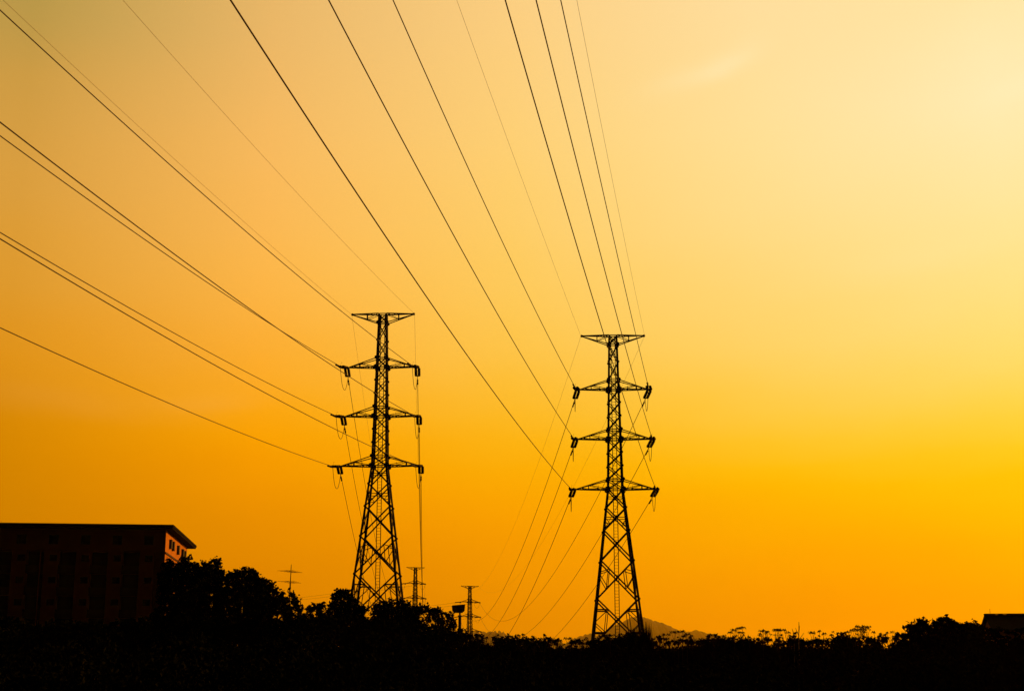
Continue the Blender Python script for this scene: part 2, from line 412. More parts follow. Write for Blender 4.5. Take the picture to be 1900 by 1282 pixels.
# ------------------------------------------------------------------ insulators, wires, jumpers
STR_L = 2.75
def make_insulator():
    root = empty('insulator_pair', (0, 0, 0))
    for sy in (-1, 1):
        mb = MB(); prof = [(0.22, 0.03), (0.42, 0.03)]
        x = 0.42
        for k in range(13):
            prof += [(x + 0.01, 0.05), (x + 0.05, 0.138), (x + 0.085, 0.141), (x + 0.10, 0.10), (x + 0.145, 0.05)]; x += 0.15
        prof += [(x + 0.02, 0.03), (x + 0.12, 0.03)]
        mb.lathe_x(prof, 10, (0, sy * 0.163, 0)); mb.build('insulator_string', M['glass'], root, True)
    for x0, nm in ((0.2, 0), (2.46, 1)):
        mb = MB(); a = 1 if nm == 0 else -1
        mb.add([(x0 - a * 0.14, -0.05, -0.03), (x0 - a * 0.14, 0.05, -0.03), (x0 + a * 0.07, 0.26, -0.03), (x0 + a * 0.07, -0.26, -0.03),
                (x0 - a * 0.14, -0.05, 0.03), (x0 - a * 0.14, 0.05, 0.03), (x0 + a * 0.07, 0.26, 0.03), (x0 + a * 0.07, -0.26, 0.03)],
               [(3, 2, 1, 0), (4, 5, 6, 7), (0, 1, 5, 4), (1, 2, 6, 5), (2, 3, 7, 6), (3, 0, 4, 7)])
        if nm == 0: mb.tube([(0, 0, 0), (0.1, 0, 0)], 0.035)
        else: mb.tube([(2.52, 0, 0), (2.62, 0, 0), (STR_L, 0, 0)], [0.05, 0.045, 0.035])
        mb.build('yoke_plate', M['steel'], root)
    mb = MB()
    mb.tube([(2.5, 0, 0.05), (2.45, 0, 0.3), (2.2, 0, 0.42), (1.95, 0, 0.38)], 0.008, 5)
    mb.build('arcing_horn', M['steel'], root)
    return root
INS = make_insulator(); used = [False]

def place_ins(p, d, label, group):
    o = INS if not used[0] else copy_tree(INS); used[0] = True
    o.location = p
    d = Vector(d).normalized(); y = Vector((0, 0, 1)).cross(d).normalized(); z = d.cross(y)
    o.rotation_euler = Matrix((d, y, z)).transposed().to_euler()
    tag(o, label, 'insulator', group)
    return o

def make_damper():
    mb = MB(); mb.tube([(-0.22, 0, -0.1), (0.22, 0, -0.1)], 0.012, 5)
    for s_ in (-1, 1): mb.lathe_x([(s_ * 0.15 - 0.08, 0.04), (s_ * 0.15 - 0.06, 0.08), (s_ * 0.15 + 0.06, 0.08), (s_ * 0.15 + 0.08, 0.04)], 8, (0, 0, -0.1))
    mb.box((-0.02, -0.03, -0.11), (0.02, 0.03, 0.04))
    me = bpy.data.meshes.new('vibration_damper'); me.from_pydata(mb.v, [], mb.f); me.materials.append(M['steel']); return me
DAMP = make_damper()

def sagcurve(A, B, s_, t): p = A.lerp(B, t); return Vector((p.x, p.y, p.z - 4 * s_ * t * (1 - t)))

def wire(A, B, sag, rad, label, cat, group, mt, t0=0.0, t1=1.0, dampers=0, name='power_line'):
    o_ = A.copy(); n = 110
    ts = [t0 + (t1 - t0) * (i / n) for i in range(n + 1)]
    pts = [sagcurve(A, B, sag, t) - o_ for t in ts]
    mb = MB(); mb.tube(pts, rad, 6); w = mb.build(name, mt, None, True); w.location = o_
    tag(w, label, cat, group)
    ln = (B - A).length
    for k in range(dampers):
        t = t0 + (0.9 + k * 0.8) / ln; p = sagcurve(A, B, sag, t) - o_; d = (sagcurve(A, B, sag, t + 0.003) - sagcurve(A, B, sag, t)).normalized()
        q = bpy.data.objects.new('vibration_damper', DAMP); COL.objects.link(q); q.parent = w; q.location = p
        y = Vector((0, 0, 1)).cross(d).normalized(); q.rotation_euler = Matrix((d, y, d.cross(y))).transposed().to_euler()
    return w

ARMN = {'A1': 'upper', 'A2': 'middle', 'A3': 'lowest'}
SDN = {'L': 'left', 'R': 'right'}
PREV = {'R': (-27.67, -133.51, 38.8 + EYE, 35.24), 'L': (-51.52, -116.2, 34.14 + EYE, 22.17)}   # the unseen pylons behind the camera
FIT = {  # sag and shift of the far end of each incoming wire
    'R': {'LA3': (6.81, 2.39, -5.21), 'LA2': (7.36, 1.25, -2.41), 'LA1': (8.29, -.24, 2.68), 'LG': (3.04, -2.84, .04), 'RA3': (7.84, -1.13, 5.09), 'RA2': (7.71, -.09, .94), 'RA1': (5.99, -.67, 1.62), 'RG': (5.38, -.26, .38)},
    'L': {'LG': (4.64, -1.39, -1.97), 'RG': (5.53, -.82, .07), 'RA1': (6.43, 8.92, -11.14), 'RA2': (5.74, 14.98, -16.29), 'LA1': (6.9, 10.28, -9.61), 'LA2': (7.17, 6.29, -4.89), 'RA3': (6.32, 7.72, -8.29), 'LA3': (6.11, 12.44, -9.62)},
}
HANG = {  # the same for the wire itself, which starts at the drooping end of its insulators
    'R': {'LA3': (6.89, -1.2, 1.24), 'LA2': (7.45, -2.59, 6.09), 'LA1': (8.28, -4.02, 12.42), 'RA3': (8.34, -3.53, 16.19), 'RA2': (7.51, -1.26, 6.39), 'RA1': (5.18, -1.53, 4.5)},
    'L': {'RA1': (6.78, -3.47, 2.03), 'RA2': (5.49, 9.3, -11.93), 'LA1': (5.46, 10.72, -13.24), 'LA2': (5.85, 3.84, -6.38), 'RA3': (6.59, -3.03, -0.32), 'LA3': (4.97, 8.32, -10.25)},
}
RAD, RADG = 0.028, 0.010
for k in 'RL':
    far = 'r' if k == 'R' else 'l'; nm = TW[k][4]; px_, py_, pz_, pyaw = PREV[k]
    for sd in 'LR':
        for arm in ('G', 'A1', 'A2', 'A3'):
            A = tip(k, sd, arm); z, L = ARM[arm]; s_ = -1 if sd == 'L' else 1
            sag, dx, dz = FIT[k][sd + arm]
            B = Vector((px_ + s_ * L * math.cos(R(pyaw)) + dx, py_ - s_ * L * math.sin(R(pyaw)), pz_ + z + dz))
            C = tip(far, sd, arm); osag = (13.14 if k == 'R' else 13.27) * (0.8 if arm == 'G' else 1)
            if arm == 'G':
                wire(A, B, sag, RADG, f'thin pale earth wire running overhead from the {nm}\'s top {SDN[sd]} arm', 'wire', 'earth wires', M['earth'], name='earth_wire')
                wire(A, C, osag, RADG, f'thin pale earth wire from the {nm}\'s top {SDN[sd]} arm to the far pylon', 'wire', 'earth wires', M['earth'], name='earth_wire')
                continue
            where = f'{nm}\'s {ARMN[arm]} {SDN[sd]} arm'
            la, lc = (B - A).length, (C - A).length
            ta, tc_ = STR_L / la, STR_L / lc
            Ea, Ec = sagcurve(A, B, sag, ta), sagcurve(A, C, osag, tc_)
            ends = []
            for E_, w_ in ((Ea, 'overhead span'), (Ec, 'far span')):
                if E_ is Ea: E_ = A + ((Ea - A).normalized() + Vector((0, 0, -0.065))).normalized() * STR_L; As = E_
                place_ins(A, E_ - A, f'dark insulator pair holding the {w_} at the {where}', 'paired insulator strings')
                ends.append(A + (E_ - A).normalized() * STR_L)
            hs, hx, hz = HANG[k][sd + arm]
            wire(As, B + Vector((hx - dx, 0, hz - dz)), hs, RAD, f'dark power line sweeping overhead from the {where}', 'power line', 'power lines passing overhead', M['wire'], 0, 1, 2)
            wire(A, C, osag, RAD, f'dark power line sagging away to the far pylon from the {where}', 'power line', 'power lines to the far pylons', M['wire'], tc_ * 0.985, 1 - tc_, 2)
            mb = MB(); P0, P1 = ends; pts = []
            for i in range(29):
                t = i / 28; p = P0.lerp(P1, t); u = abs(2 * t - 1); pts.append(Vector((p.x, p.y, p.z - 1.75 * (1 - u ** 2.4))) - A)
            mb.tube(pts, 0.026, 5); j = mb.build('jumper_cable', M['wire'], None, True); j.location = A
            tag(j, f'thin jumper loop hanging below the {where}', 'jumper cable', 'jumper loops')
            # the far end of the outgoing span
            if k == 'R' or arm != 'A3':
                fw = f'{TW[far][4]}\'s {ARMN[arm]} {SDN[sd]} arm'
                place_ins(C, A - C + Vector((0, 0, -4 * osag)), f'tiny insulator pair facing the camera at the {fw}', 'paired insulator strings')
                D = C + Vector((math.sin(R(-45)), math.cos(R(-45)), 0)) * 320 + Vector((0, 0, 4.3)); fs = 5.8
                place_ins(C, sagcurve(C, D, fs, STR_L / 320) - C, f'tiny sideways insulator pair at the {fw}', 'paired insulator strings')
                wire(C, D, fs, RAD, f'faint far power line running left from the {fw}', 'power line', 'far power lines running left', M['wire'], STR_L / 320, 1)
                E1 = C + (A - C + Vector((0, 0, -4 * osag))).normalized() * STR_L; E2 = sagcurve(C, D, fs, STR_L / 320)
                mb = MB(); mb.tube([Vector((*E1.lerp(E2, i / 16).xy, E1.lerp(E2, i / 16).z - 1.75 * (1 - abs(i / 8 - 1) ** 2.4))) - C for i in range(17)], 0.026, 5)
                j = mb.build('jumper_cable', M['wire'], None, True); j.location = C
                tag(j, f'tiny jumper loop at the {fw}', 'jumper cable', 'jumper loops')

# ------------------------------------------------------------------ apartment building
def apartment():
    NR = at(322, 973, 200.0); FR = at(365, 1011, 234.5)
    yaw = math.atan2(FR.x - NR.x, FR.y - NR.y)            # direction of the side wall
    g = float(gz(NR.x, NR.y)); H = NR.z - g
    root = empty('apartment_building', (NR.x, NR.y, g), -yaw, label='salmon apartment block with flat overhanging roof and sunlit end wall', cat='building')
    # local frame: x to the right along the front, y away along the side, z up; near right roof corner at (0, 0, H)
    DEP = math.hypot(FR.x - NR.x, FR.y - NR.y); LEN = 52.0; OV = 1.25
    rf = MB()
    rf.box((-LEN, 0, H - 0.32), (0, DEP, H)); rf.box((-LEN + 0.1, 0.1, H - 0.55), (-0.1, DEP - 0.1, H - 0.32))
    rf.build('roof', M['roof'], root)
    y0 = OV + 1.3; xr = -OV; y1 = DEP - 2.6; fl = 3.05; ztop = H - 0.55
    zt = ztop - 2.95                                     # underside of the top storey
    mb = MB()
    mb.box((-LEN + OV, y0 + 1.3, -0.3), (xr, y1, ztop))          # core
    mb.box((-LEN + OV, y0, zt), (xr, y0 + 1.3, ztop))            # top storey runs flush
    bays = [xr - 1.5 - 4.35 * k for k in range(11)]
    nfl = int(zt / fl)
    for bx in bays:
        mb.box((bx - 2.0, y0 + 0.003, -0.3), (bx, y0 + 1.3, zt))   # solid bays between the balconies
    mb.box((xr - 0.35, y0 + 0.003, -0.3), (xr, y0 + 1.3, zt))
    mb.build('wall', M['wall'], root)
    bd = MB(); bd.box((xr + 0.001, y0 + 0.02, zt - 0.35), (xr + 0.14, y1, zt - 0.1)); bd.build('ledge', M['trim'], root)
    for k, bx in enumerate(bays):
        # top storey window
        def window(x0, x1, z0, z1, yy):
            f = MB()
            for a, b in (((x0, yy - .06, z0), (x1, yy + .02, z0 + .08)), ((x0, yy - .06, z1 - .08), (x1, yy + .02, z1)), ((x0, yy - .06, z0 + .08), (x0 + .08, yy + .02, z1 - .08)), ((x1 - .08, yy - .06, z0 + .08), (x1, yy + .02, z1 - .08)), (((x0 + x1) / 2 - .03, yy - .06, z0 + .08), ((x0 + x1) / 2 + .03, yy + .02, z1 - .08))): f.box(a, b)
            o = f.build('window', M['frame'], root)
            p = MB(); p.box((x0 + .08, yy - .03, z0 + .08), (x1 - .08, yy - .004, z1 - .08)); p.build('pane', M['glassp'], o)
        window(bx - 1.45, bx - 0.2, zt + 0.85, zt + 2.1, y0)
        for n in range(nfl):
            zb = zt - (n + 1) * fl
            if k < 7: window(bx - 1.2, bx - 0.2, zb + 1.55, zb + 2.4, y0)
            if k < 7 and n < 4:
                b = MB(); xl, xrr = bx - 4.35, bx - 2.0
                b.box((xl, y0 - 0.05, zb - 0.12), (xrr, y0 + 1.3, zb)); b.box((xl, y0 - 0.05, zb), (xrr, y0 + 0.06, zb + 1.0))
                bo = b.build('balcony', M['trim'], root)
                d = MB(); d.box((xl + 0.04, y0 + 1.24, zb + 0.02), (xrr - 0.04, y0 + 1.297, zb + fl - 0.16)); d.build('shade_pane', M['glassp'], bo)  # dark sheet across each balcony back, added to imitate the shade there
    dp = MB(); dp.tube([(bays[4] + 1.9, y0 - 0.12, 0), (bays[4] + 1.9, y0 - 0.12, ztop)], 0.09, 8); dp.build('downpipe', M['wall'], root)
    # slit windows in the sunlit end wall
    for fy in (0.17, 0.29, 0.52, 0.74, 0.86):
        yy = y0 + (y1 - y0) * fy; w = MB()
        w.box((xr - 0.02, yy - 0.6, zt + 0.75), (xr + 0.34, yy + 0.6, zt + 2.05))
        o = w.build('window', M['frame'], root)
        p = MB(); p.box((xr + 0.341, yy - 0.5, zt + 0.85), (xr + 0.346, yy + 0.5, zt + 1.95)); p.build('pane', M['glassp'], o)
apartment()

# ------------------------------------------------------------------ house at the right edge
def house():
    P = at(1826, 1138, 105.0); g = float(gz(P.x, P.y)); H = P.z - g
    root = empty('house', (P.x, P.y, g), R(-9), label='low dark house with a pitched roof at the right edge', cat='house')
    L, hw, rise = 13.0, 2.9, 1.15
    m = MB(); ez = H - rise - 0.14                       # eaves height
    m.add([(0.3, -hw + .35, -0.3), (L - .3, -hw + .35, -0.3), (L - .3, hw - .35, -0.3), (0.3, hw - .35, -0.3), (0.3, -hw + .35, ez + .1), (L - .3, -hw + .35, ez + .1), (L - .3, hw - .35, ez + .1), (0.3, hw - .35, ez + .1), (0.3, 0, ez + rise - .08), (L - .3, 0, ez + rise - .08)],
          [(0, 1, 5, 4), (2, 3, 7, 6), (1, 2, 6, 9, 5), (3, 0, 4, 8, 7), (3, 2, 1, 0), (4, 5, 9, 8), (6, 7, 8, 9)])
    m.build('wall', M['wall'], root)
    r = MB(); t = 0.07
    for s_ in (-1, 1):
        r.add([(0, s_ * hw, ez), (L, s_ * hw, ez), (L, 0, ez + rise), (0, 0, ez + rise), (0, s_ * hw, ez + t), (L, s_ * hw, ez + t), (L, 0, ez + rise + t), (0, 0, ez + rise + t)],
              [(0, 1, 2, 3), (7, 6, 5, 4), (0, 4, 5, 1), (1, 5, 6, 2), (3, 7, 4, 0)])
    rf = r.build('roof', M['roof'], root)
    c = MB(); c.box((0, -0.28, H - 0.05), (L, 0.28, H))   # raised ridge cap with two open gaps under it
    for a, b in ((0, 0.75), (0.98, 1.28), (1.58, L)): c.box((a, -0.2, ez + rise), (b, 0.2, H - 0.05))
    c.build('ridge_cap', M['roof'], rf)
    a = MB(); a.tube([(0.42, 0, H - 0.02), (0.42, 0, H + 0.35)], 0.014, 6); a.build('antenna', M['steel'], root)
    for x in (2.6, 6.4, 10.2):
        f = MB(); yy = -hw + .35
        f.box((x, yy - .05, 0.95), (x + 1.3, yy + .02, 2.1)); o = f.build('window', M['frame'], root)
        p = MB(); p.box((x + .08, yy - .06, 1.03), (x + 1.22, yy - .051, 2.02)); p.build('pane', M['glassp'], o)
    d = MB(); d.box((4.7, -hw + .29, 0), (5.6, -hw + .36, 2.05)); d.build('door', M['frame'], root)
house()

# ------------------------------------------------------------------ tank on a post
def tank():
    Yt = 190.0; c = at(853, 1180, Yt); top = at(850, 1122, Yt); bot = at(853, 1136.5, Yt); g = float(gz(c.x, c.y))
    root = empty('water_tank', (c.x, c.y, g), R(4), label='dark box shaped tank on a thick post beside the distant right pylon', cat='tank')
    hw = 0.86; zt, zb = top.z - g, bot.z - g
    m = MB(); ox = -0.2
    ring = lambda z, w, tilt=0.0: [(ox + sx * w, sy * w * 0.75, z + (sx * tilt)) for sx, sy in SG]
    m.add(ring(zb, hw * 0.62) + ring(zb + (zt - zb) * 0.25, hw * 0.92) + ring(zt - 0.05, hw, 0.07) + ring(zt, hw * 0.97, 0.07),
          [(3, 2, 1, 0), (12, 13, 14, 15)] + [(a + j, a + (j + 1) % 4, a + (j + 1) % 4 + 4, a + j + 4) for a in (0, 4, 8) for j in range(4)])
    m.build('tank', M['tank'], root)
    p = MB(); p.tube([(0, 0, 0), (0, 0, zb - 0.35)], [0.24, 0.2], 12); p.tube([(0, 0, zb - 0.35), (0, 0, zb)], [0.12, 0.12], 10)
    p.tube([(0, 0, zb - 0.45), (0, 0, zb - 0.32)], 0.27, 12)
    p.build('post', M['tank'], root, True)
tank()

# ------------------------------------------------------------------ tv antenna
def antenna():
    Ya = 78.0; t = at(540.5, 1047, Ya); b = at(537, 1112, Ya); g = float(gz(b.x, b.y))
    root = empty('tv_antenna', (b.x, b.y, g), label='thin television antenna mast with two crossed rod arrays above the trees', cat='antenna')
    lean = (t.x - b.x) / (t.z - b.z); L0 = Vector((b.x, b.y, g))
    P = lambda z: Vector(((z - b.z) * lean, 0, z - g))
    m = MB(); m.tube([P(g) , P(b.z + 0.9)], 0.036, 8); m.tube([P(b.z + 0.85), P(t.z)], [0.026, 0.016], 8); m.build('mast', M['steel'], root)
    for py, yw, n in ((1060, 16, 5), (1079.5, 10, 4)):
        c = P(at(540, py, Ya).z); mb = MB(); a = R(yw); f = Vector((math.sin(a), math.cos(a), -0.015)); s_ = Vector((math.cos(a), -math.sin(a), 0))
        mb.tube([c - f * 0.75, c + f * 0.75], 0.012, 6)
        for i in range(n):
            q = c + f * (-0.7 + 1.4 * i / (n - 1)); w = 0.47 - 0.03 * i
            mb.tube([q - s_ * w, q + s_ * w], 0.008, 5)
        mb.build('rod_array', M['steel'], root)
antenna()

# ------------------------------------------------------------------ foliage
def leaves(C, size, up=0.25, asp=0.5):
    """kite-shaped bent leaves at the points C (n,3); returns V, F"""
    n = len(C); s_ = size * rng.uniform(0.6, 1.3, n)[:, None]
    d = rng.normal(0, 1, (n, 3)); d[:, 2] = d[:, 2] * 0.8 - up; d /= np.linalg.norm(d, axis=1)[:, None]
    w = np.cross(d, rng.normal(0, 1, (n, 3))); w /= np.linalg.norm(w, axis=1)[:, None]
    nn = np.cross(d, w)
    b = C - d * s_ * 0.5; t = C + d * s_ * 0.5 - nn * s_ * 0.12; m = C + nn * s_ * 0.08
    l, r = C + w * s_ * asp * 0.5 - d * s_ * .08, C - w * s_ * asp * 0.5 - d * s_ * .08
    V = np.stack([b, l, t, r, m], 1).reshape(-1, 3)
    o = (np.arange(n) * 5)[:, None]
    F = np.concatenate([o + np.array([0, 4, 1]), o + np.array([1, 4, 2]), o + np.array([0, 3, 4]), o + np.array([4, 3, 2])])
    return V, F

def ball(c, r, n, flat=0.8):
    p = rng.normal(0, 1, (n, 3)); p /= np.linalg.norm(p, axis=1)[:, None]
    p *= (rng.uniform(0, 1, n) ** 0.45)[:, None] * r; p[:, 2] *= flat
    return p + np.asarray(c)[None]

def tree(name, sky, Y, label, cat, rpx=26, dens=90, size=0.17, depth=1.6, low=1200, group=None, m='leaf', sprigs=14, gap=1.0, asp=0.5):
    """a tree or bush whose crown reaches up to the given points of its outline"""
    xs = np.array([p[0] for p in sky], float); ys = np.array([p[1] for p in sky], float)
    cx_ = (xs[0] + xs[-1]) / 2; c = at(cx_, 1200, Y); g = float(gz(c.x, c.y)); base = Vector((c.x, c.y, g))
    root = empty(name, base, label=label, cat=cat, group=group)
    ppm = FPX / Y; C = []; anchors = []
    x = xs[0]
    while x <= xs[-1]:
        top = np.interp(x, xs, ys); r = rpx * rng.uniform(0.65, 1.15)
        y = top + r * 1.0 + 2
        while y < low:
            if rng.uniform() < gap or y > top + 70:
                p = at(x + rng.normal(0, rpx * .25), y + rng.normal(0, rpx * .15), Y + rng.normal(0, depth * 0.5)); rr = r / ppm
                C.append(ball(p, rr, int(dens * 3.6 * (rr / 0.6) ** 2) + 10)); anchors.append((p, rr))
            y += rpx * rng.uniform(0.75, 1.15)
        x += rpx * rng.uniform(0.5, 0.8)
    C = np.concatenate(C); low_a = anchors; idx = rng.permutation(len(low_a))[:30]
    # loose sprigs that break the outline
    twigs = MB(); extra = [C[:1]]
    for _ in range(int(sprigs * 2.2)):
        x = rng.uniform(xs[0], xs[-1]); top = np.interp(x, xs, ys)
        a = at(x, top + rpx * 0.6, Y + rng.normal(0, depth * .3)); q = at(x + rng.normal(0, rpx * .35), top - rpx * rng.uniform(-.45, .22), a.y)
        nb_ = min((low_a[i][0] for i in idx), key=lambda p_: (p_ - a).length)
        twigs.tube([nb_ - base, a - base, q - base], [0.014, 0.012, 0.006], 5)
        k = rng.integers(5, 10); tt = rng.uniform(0.35, 1.0, k)[:, None]
        extra.append(np.array(a)[None] * (1 - tt) + np.array(q)[None] * tt + rng.normal(0, size * .35, (k, 3)))
        extra.append(ball(q, size * rng.uniform(0.8, 1.7), int(rng.integers(4, 9))))
    E_ = np.concatenate(extra)
    Ve, Fe = leaves(E_ - np.array(base)[None], size * 1.25, asp=0.6)
    Vv, F = leaves(C - np.array(base)[None], size, asp=asp)
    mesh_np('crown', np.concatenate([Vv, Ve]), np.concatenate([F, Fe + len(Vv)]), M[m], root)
    tk = twigs
    zt = max(a[0].z for a in anchors) - g
    H = zt * 0.72
    trunk = [Vector((0, 0, -0.1)), Vector((0.06, 0.03, H * 0.35)), Vector((-0.05, 0.05, H * 0.7)), Vector((0.03, 0, H))]
    rt = max(0.04, 0.022 * zt)
    tk.tube(trunk, [rt, rt * .75, rt * .5, rt * .25], 8)
    for i in idx:
        p = low_a[i][0] - base
        z = min(max(p.z * 0.6, 0.2), H); s_ = trunk[1].lerp(trunk[2], min(max((z / H - .35) / .35, 0), 1)); s_ = Vector((s_.x * 0.6, s_.y * 0.6, z))
        mid = s_.lerp(p, 0.55) + Vector((0, 0, 0.12)); tk.tube([s_, mid, p], [rt * .35, rt * .22, 0.008], 5)
    tk.build('trunk' if cat == 'tree' else 'stem', M['bark'], root)
    return root

tree('broadleaf_tree', [(292, 1120), (300, 1054), (312, 1038), (322, 1034), (328, 1040), (337, 1046), (344, 1033), (352, 1033), (358, 1044), (368, 1043), (382, 1044), (395, 1040), (403, 1039), (409, 1046), (412, 1060)], 62, 'bushy broadleaf tree in front of the building\'s sunlit end wall', 'tree', rpx=10, dens=230, size=0.135, low=1190)
tree('broadleaf_tree', [(404, 1058), (418, 1064), (430, 1065), (440, 1062), (448, 1056), (456, 1056), (464, 1054), (470, 1054), (475, 1068), (488, 1074), (492, 1086)], 58, 'broadleaf tree with a small leafy tuft on top, second from the building', 'tree', rpx=10, dens=230, size=0.135, low=1190)
tree('broadleaf_tree', [(480, 1074), (494, 1077), (503, 1082), (508, 1093), (517, 1099), (524, 1102), (530, 1114), (536, 1128), (542, 1140)], 60, 'rounded broadleaf tree sloping down towards the television antenna', 'tree', rpx=9, dens=170, size=0.14, low=1190, gap=0.85)
tree('young_tree', [(526, 1128), (533, 1116), (539, 1105), (543, 1098), (546, 1106), (550, 1124), (556, 1128), (562, 1136)], 57, 'slender young tree right beside the television antenna mast', 'tree', rpx=8, dens=80, size=0.15, low=1190, sprigs=8, gap=0.8)
tree('young_tree', [(566, 1142), (574, 1128), (580, 1124), (588, 1128), (596, 1121), (600, 1138), (606, 1146)], 59, 'small bushy young tree in the gap left of the large left pylon', 'tree', rpx=8, dens=75, size=0.16, low=1190, sprigs=7, gap=0.8)
tree('broadleaf_tree', [(603, 1140), (608, 1124), (616, 1114), (624, 1098), (630, 1096), (636, 1100), (641, 1093), (648, 1098), (656, 1108), (664, 1120), (672, 1128), (680, 1140)], 66, 'pointed leafy tree at the left foot of the large left pylon', 'tree', rpx=9, dens=130, size=0.15, low=1195, sprigs=16)
tree('shrub', [(690, 1140), (696, 1124), (704, 1122), (712, 1119), (724, 1117), (740, 1117), (750, 1113), (757, 1116), (760, 1126), (764, 1138)], 68, 'dense rounded bush at the right foot of the large left pylon', 'shrub', rpx=11, dens=120, size=0.15, low=1195)
tree('shrub', [(757, 1132), (768, 1128), (776, 1127), (790, 1126), (797, 1129), (804, 1133), (812, 1131), (822, 1136), (828, 1138), (834, 1138), (842, 1148), (848, 1160), (856, 1172), (866, 1184)], 64, 'loose bush sloping down to the tank on a post', 'shrub', rpx=10, dens=85, size=0.16, low=1200, gap=0.85)
tree('shrub', [(672, 1154), (682, 1148), (690, 1150), (698, 1148)], 72, 'low bush under the middle of the large left pylon', 'shrub', rpx=8, dens=110, size=0.14, low=1200, sprigs=4)
tree('shrub', [(1676, 1172), (1682, 1163), (1690, 1160), (1697, 1158), (1703, 1149), (1710, 1152), (1717, 1150), (1724, 1156), (1728, 1149), (1737, 1148), (1744, 1150), (1752, 1151), (1759, 1146), (1763, 1157), (1774, 1158)], 58, 'large leafy shrub on the right with clumped leaves against the sky', 'shrub', rpx=6.5, dens=100, size=0.18, low=1215, gap=0.72, sprigs=9)
tree('shrub', [(1764, 1160), (1772, 1158), (1780, 1162), (1786, 1154), (1794, 1150), (1806, 1150), (1816, 1152), (1824, 1160)], 82, 'dense rounded bush against the left side of the low house', 'shrub', rpx=9, dens=150, size=0.15, low=1215, sprigs=2)
tree('shrub', [(1300, 1190), (1308, 1181), (1318, 1178), (1330, 1180), (1340, 1188)], 66, 'low rounded bush in the weeds right of the right pylon', 'shrub', rpx=8, dens=120, size=0.13, low=1215, sprigs=1)
tree('shrub', [(1462, 1186), (1474, 1180), (1490, 1180), (1500, 1184)], 62, 'flat topped low bush below the bare dry stalk', 'shrub', rpx=8, dens=120, size=0.13, low=1215, sprigs=1)
tree('shrub', [(-60, 1150), (-20, 1140), (30, 1146), (70, 1160), (110, 1152), (150, 1158)], 90, 'dark low shrub row before the left half of the apartment block', 'shrub', rpx=15, dens=110, size=0.2, low=1220)
tree('shrub', [(140, 1160), (180, 1150), (215, 1158), (250, 1148), (290, 1146), (310, 1150)], 88, 'dark low shrub row before the right half of the apartment block', 'shrub', rpx=15, dens=110, size=0.2, low=1220)

# the scrub in front of everything: three uneven rows nobody could count
TOPL = [(-400, 1165), (0, 1168), (300, 1160), (560, 1152), (600, 1150), (690, 1152), (760, 1158), (850, 1178), (900, 1187), (960, 1190), (1010, 1192), (1100, 1192), (1150, 1188), (1200, 1190), (1250, 1190), (1320, 1192), (1400, 1191), (1500, 1190), (1560, 1190), (1640, 1187), (1690, 1174), (1760, 1168), (1900, 1172), (2400, 1176)]
tx_ = np.array([p[0] for p in TOPL], float); ty_ = np.array([p[1] for p in TOPL], float)
pts = []; BL = MB()
for Yr, drop, n, sp in ((62, -7, 4000, 2.2), (50, 18, 1500, 2.0), (40, 44, 1000, 2.0)):
    xw = rng.uniform(-24, 24, n) * (Yr / 62 + 0.15)
    yw = Yr + rng.normal(0, sp, n)
    for x, y in zip(xw, yw):
        px = 950 + x / y * FPX / 0.975; tpy = np.interp(px, tx_, ty_) + drop + 9 * math.sin(px * 0.031) + 5 * math.sin(px * 0.11 + 2)
        zt = at(px, tpy, y).z; g = float(gz(x, y)); r = rng.uniform(0.22, 0.42)
        z = g + (zt - r - g) * rng.uniform(0, 1) ** 0.6
        pts.append(ball((x, y, z), r, 46, 0.9))
for _ in range(900):
    y = 61 + rng.normal(0, 2.2); x = rng.uniform(-27, 29); px = 950 + x / y * FPX / 0.975
    p = at(px, np.interp(px, tx_, ty_) + (rng.uniform(-8, 6) + rng.normal(0, 2.5)) * (0.55 + 0.45 * math.sin(px * 0.045) * math.sin(px * 0.013 + 1)), y); r = rng.uniform(0.05, 0.16)
    pts.append(ball(p, r, int(6 + r * 90), 0.7))
pts = np.concatenate(pts)
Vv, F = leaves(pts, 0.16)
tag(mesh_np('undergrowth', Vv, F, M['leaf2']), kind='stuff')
# thin upright blades and stalks along the top of the scrub
nb = 1500; xw = rng.uniform(-26, 28, nb); yw = 61 + rng.normal(0, 2.5, nb)
px = 950 + xw / yw * FPX / 0.975; tp = np.interp(px, tx_, ty_) + rng.uniform(-11, 10, nb) * (0.4 + 0.6 * (np.sin(px * 0.05) > -0.2))
u = (641 - tp) / FPX; ztop = EYE + yw * (ST + u * CT) / (CT - u * ST); zb = gz(xw, yw)
lean = rng.normal(0, 0.16, (nb, 2)); wd = rng.uniform(0.008, 0.02, nb)
b = np.stack([xw, yw, zb], 1); t = np.stack([xw + lean[:, 0] * (ztop - zb), yw + lean[:, 1] * 2, ztop], 1); mdl = b * .35 + t * .65; mdl[:, 0] -= lean[:, 0] * .4
e = np.stack([wd, wd * .4, wd * 0], 1)
V = np.stack([b - e, b + e, mdl - e, mdl + e, t - e * .2, t + e * .2], 1).reshape(-1, 3); o = (np.arange(nb) * 6)[:, None]
F = np.concatenate([o + np.array([0, 1, 3, 2]), o + np.array([2, 3, 5, 4])])
tag(mesh_np('tall_grass', V, F, M['leaf2']), kind='stuff')

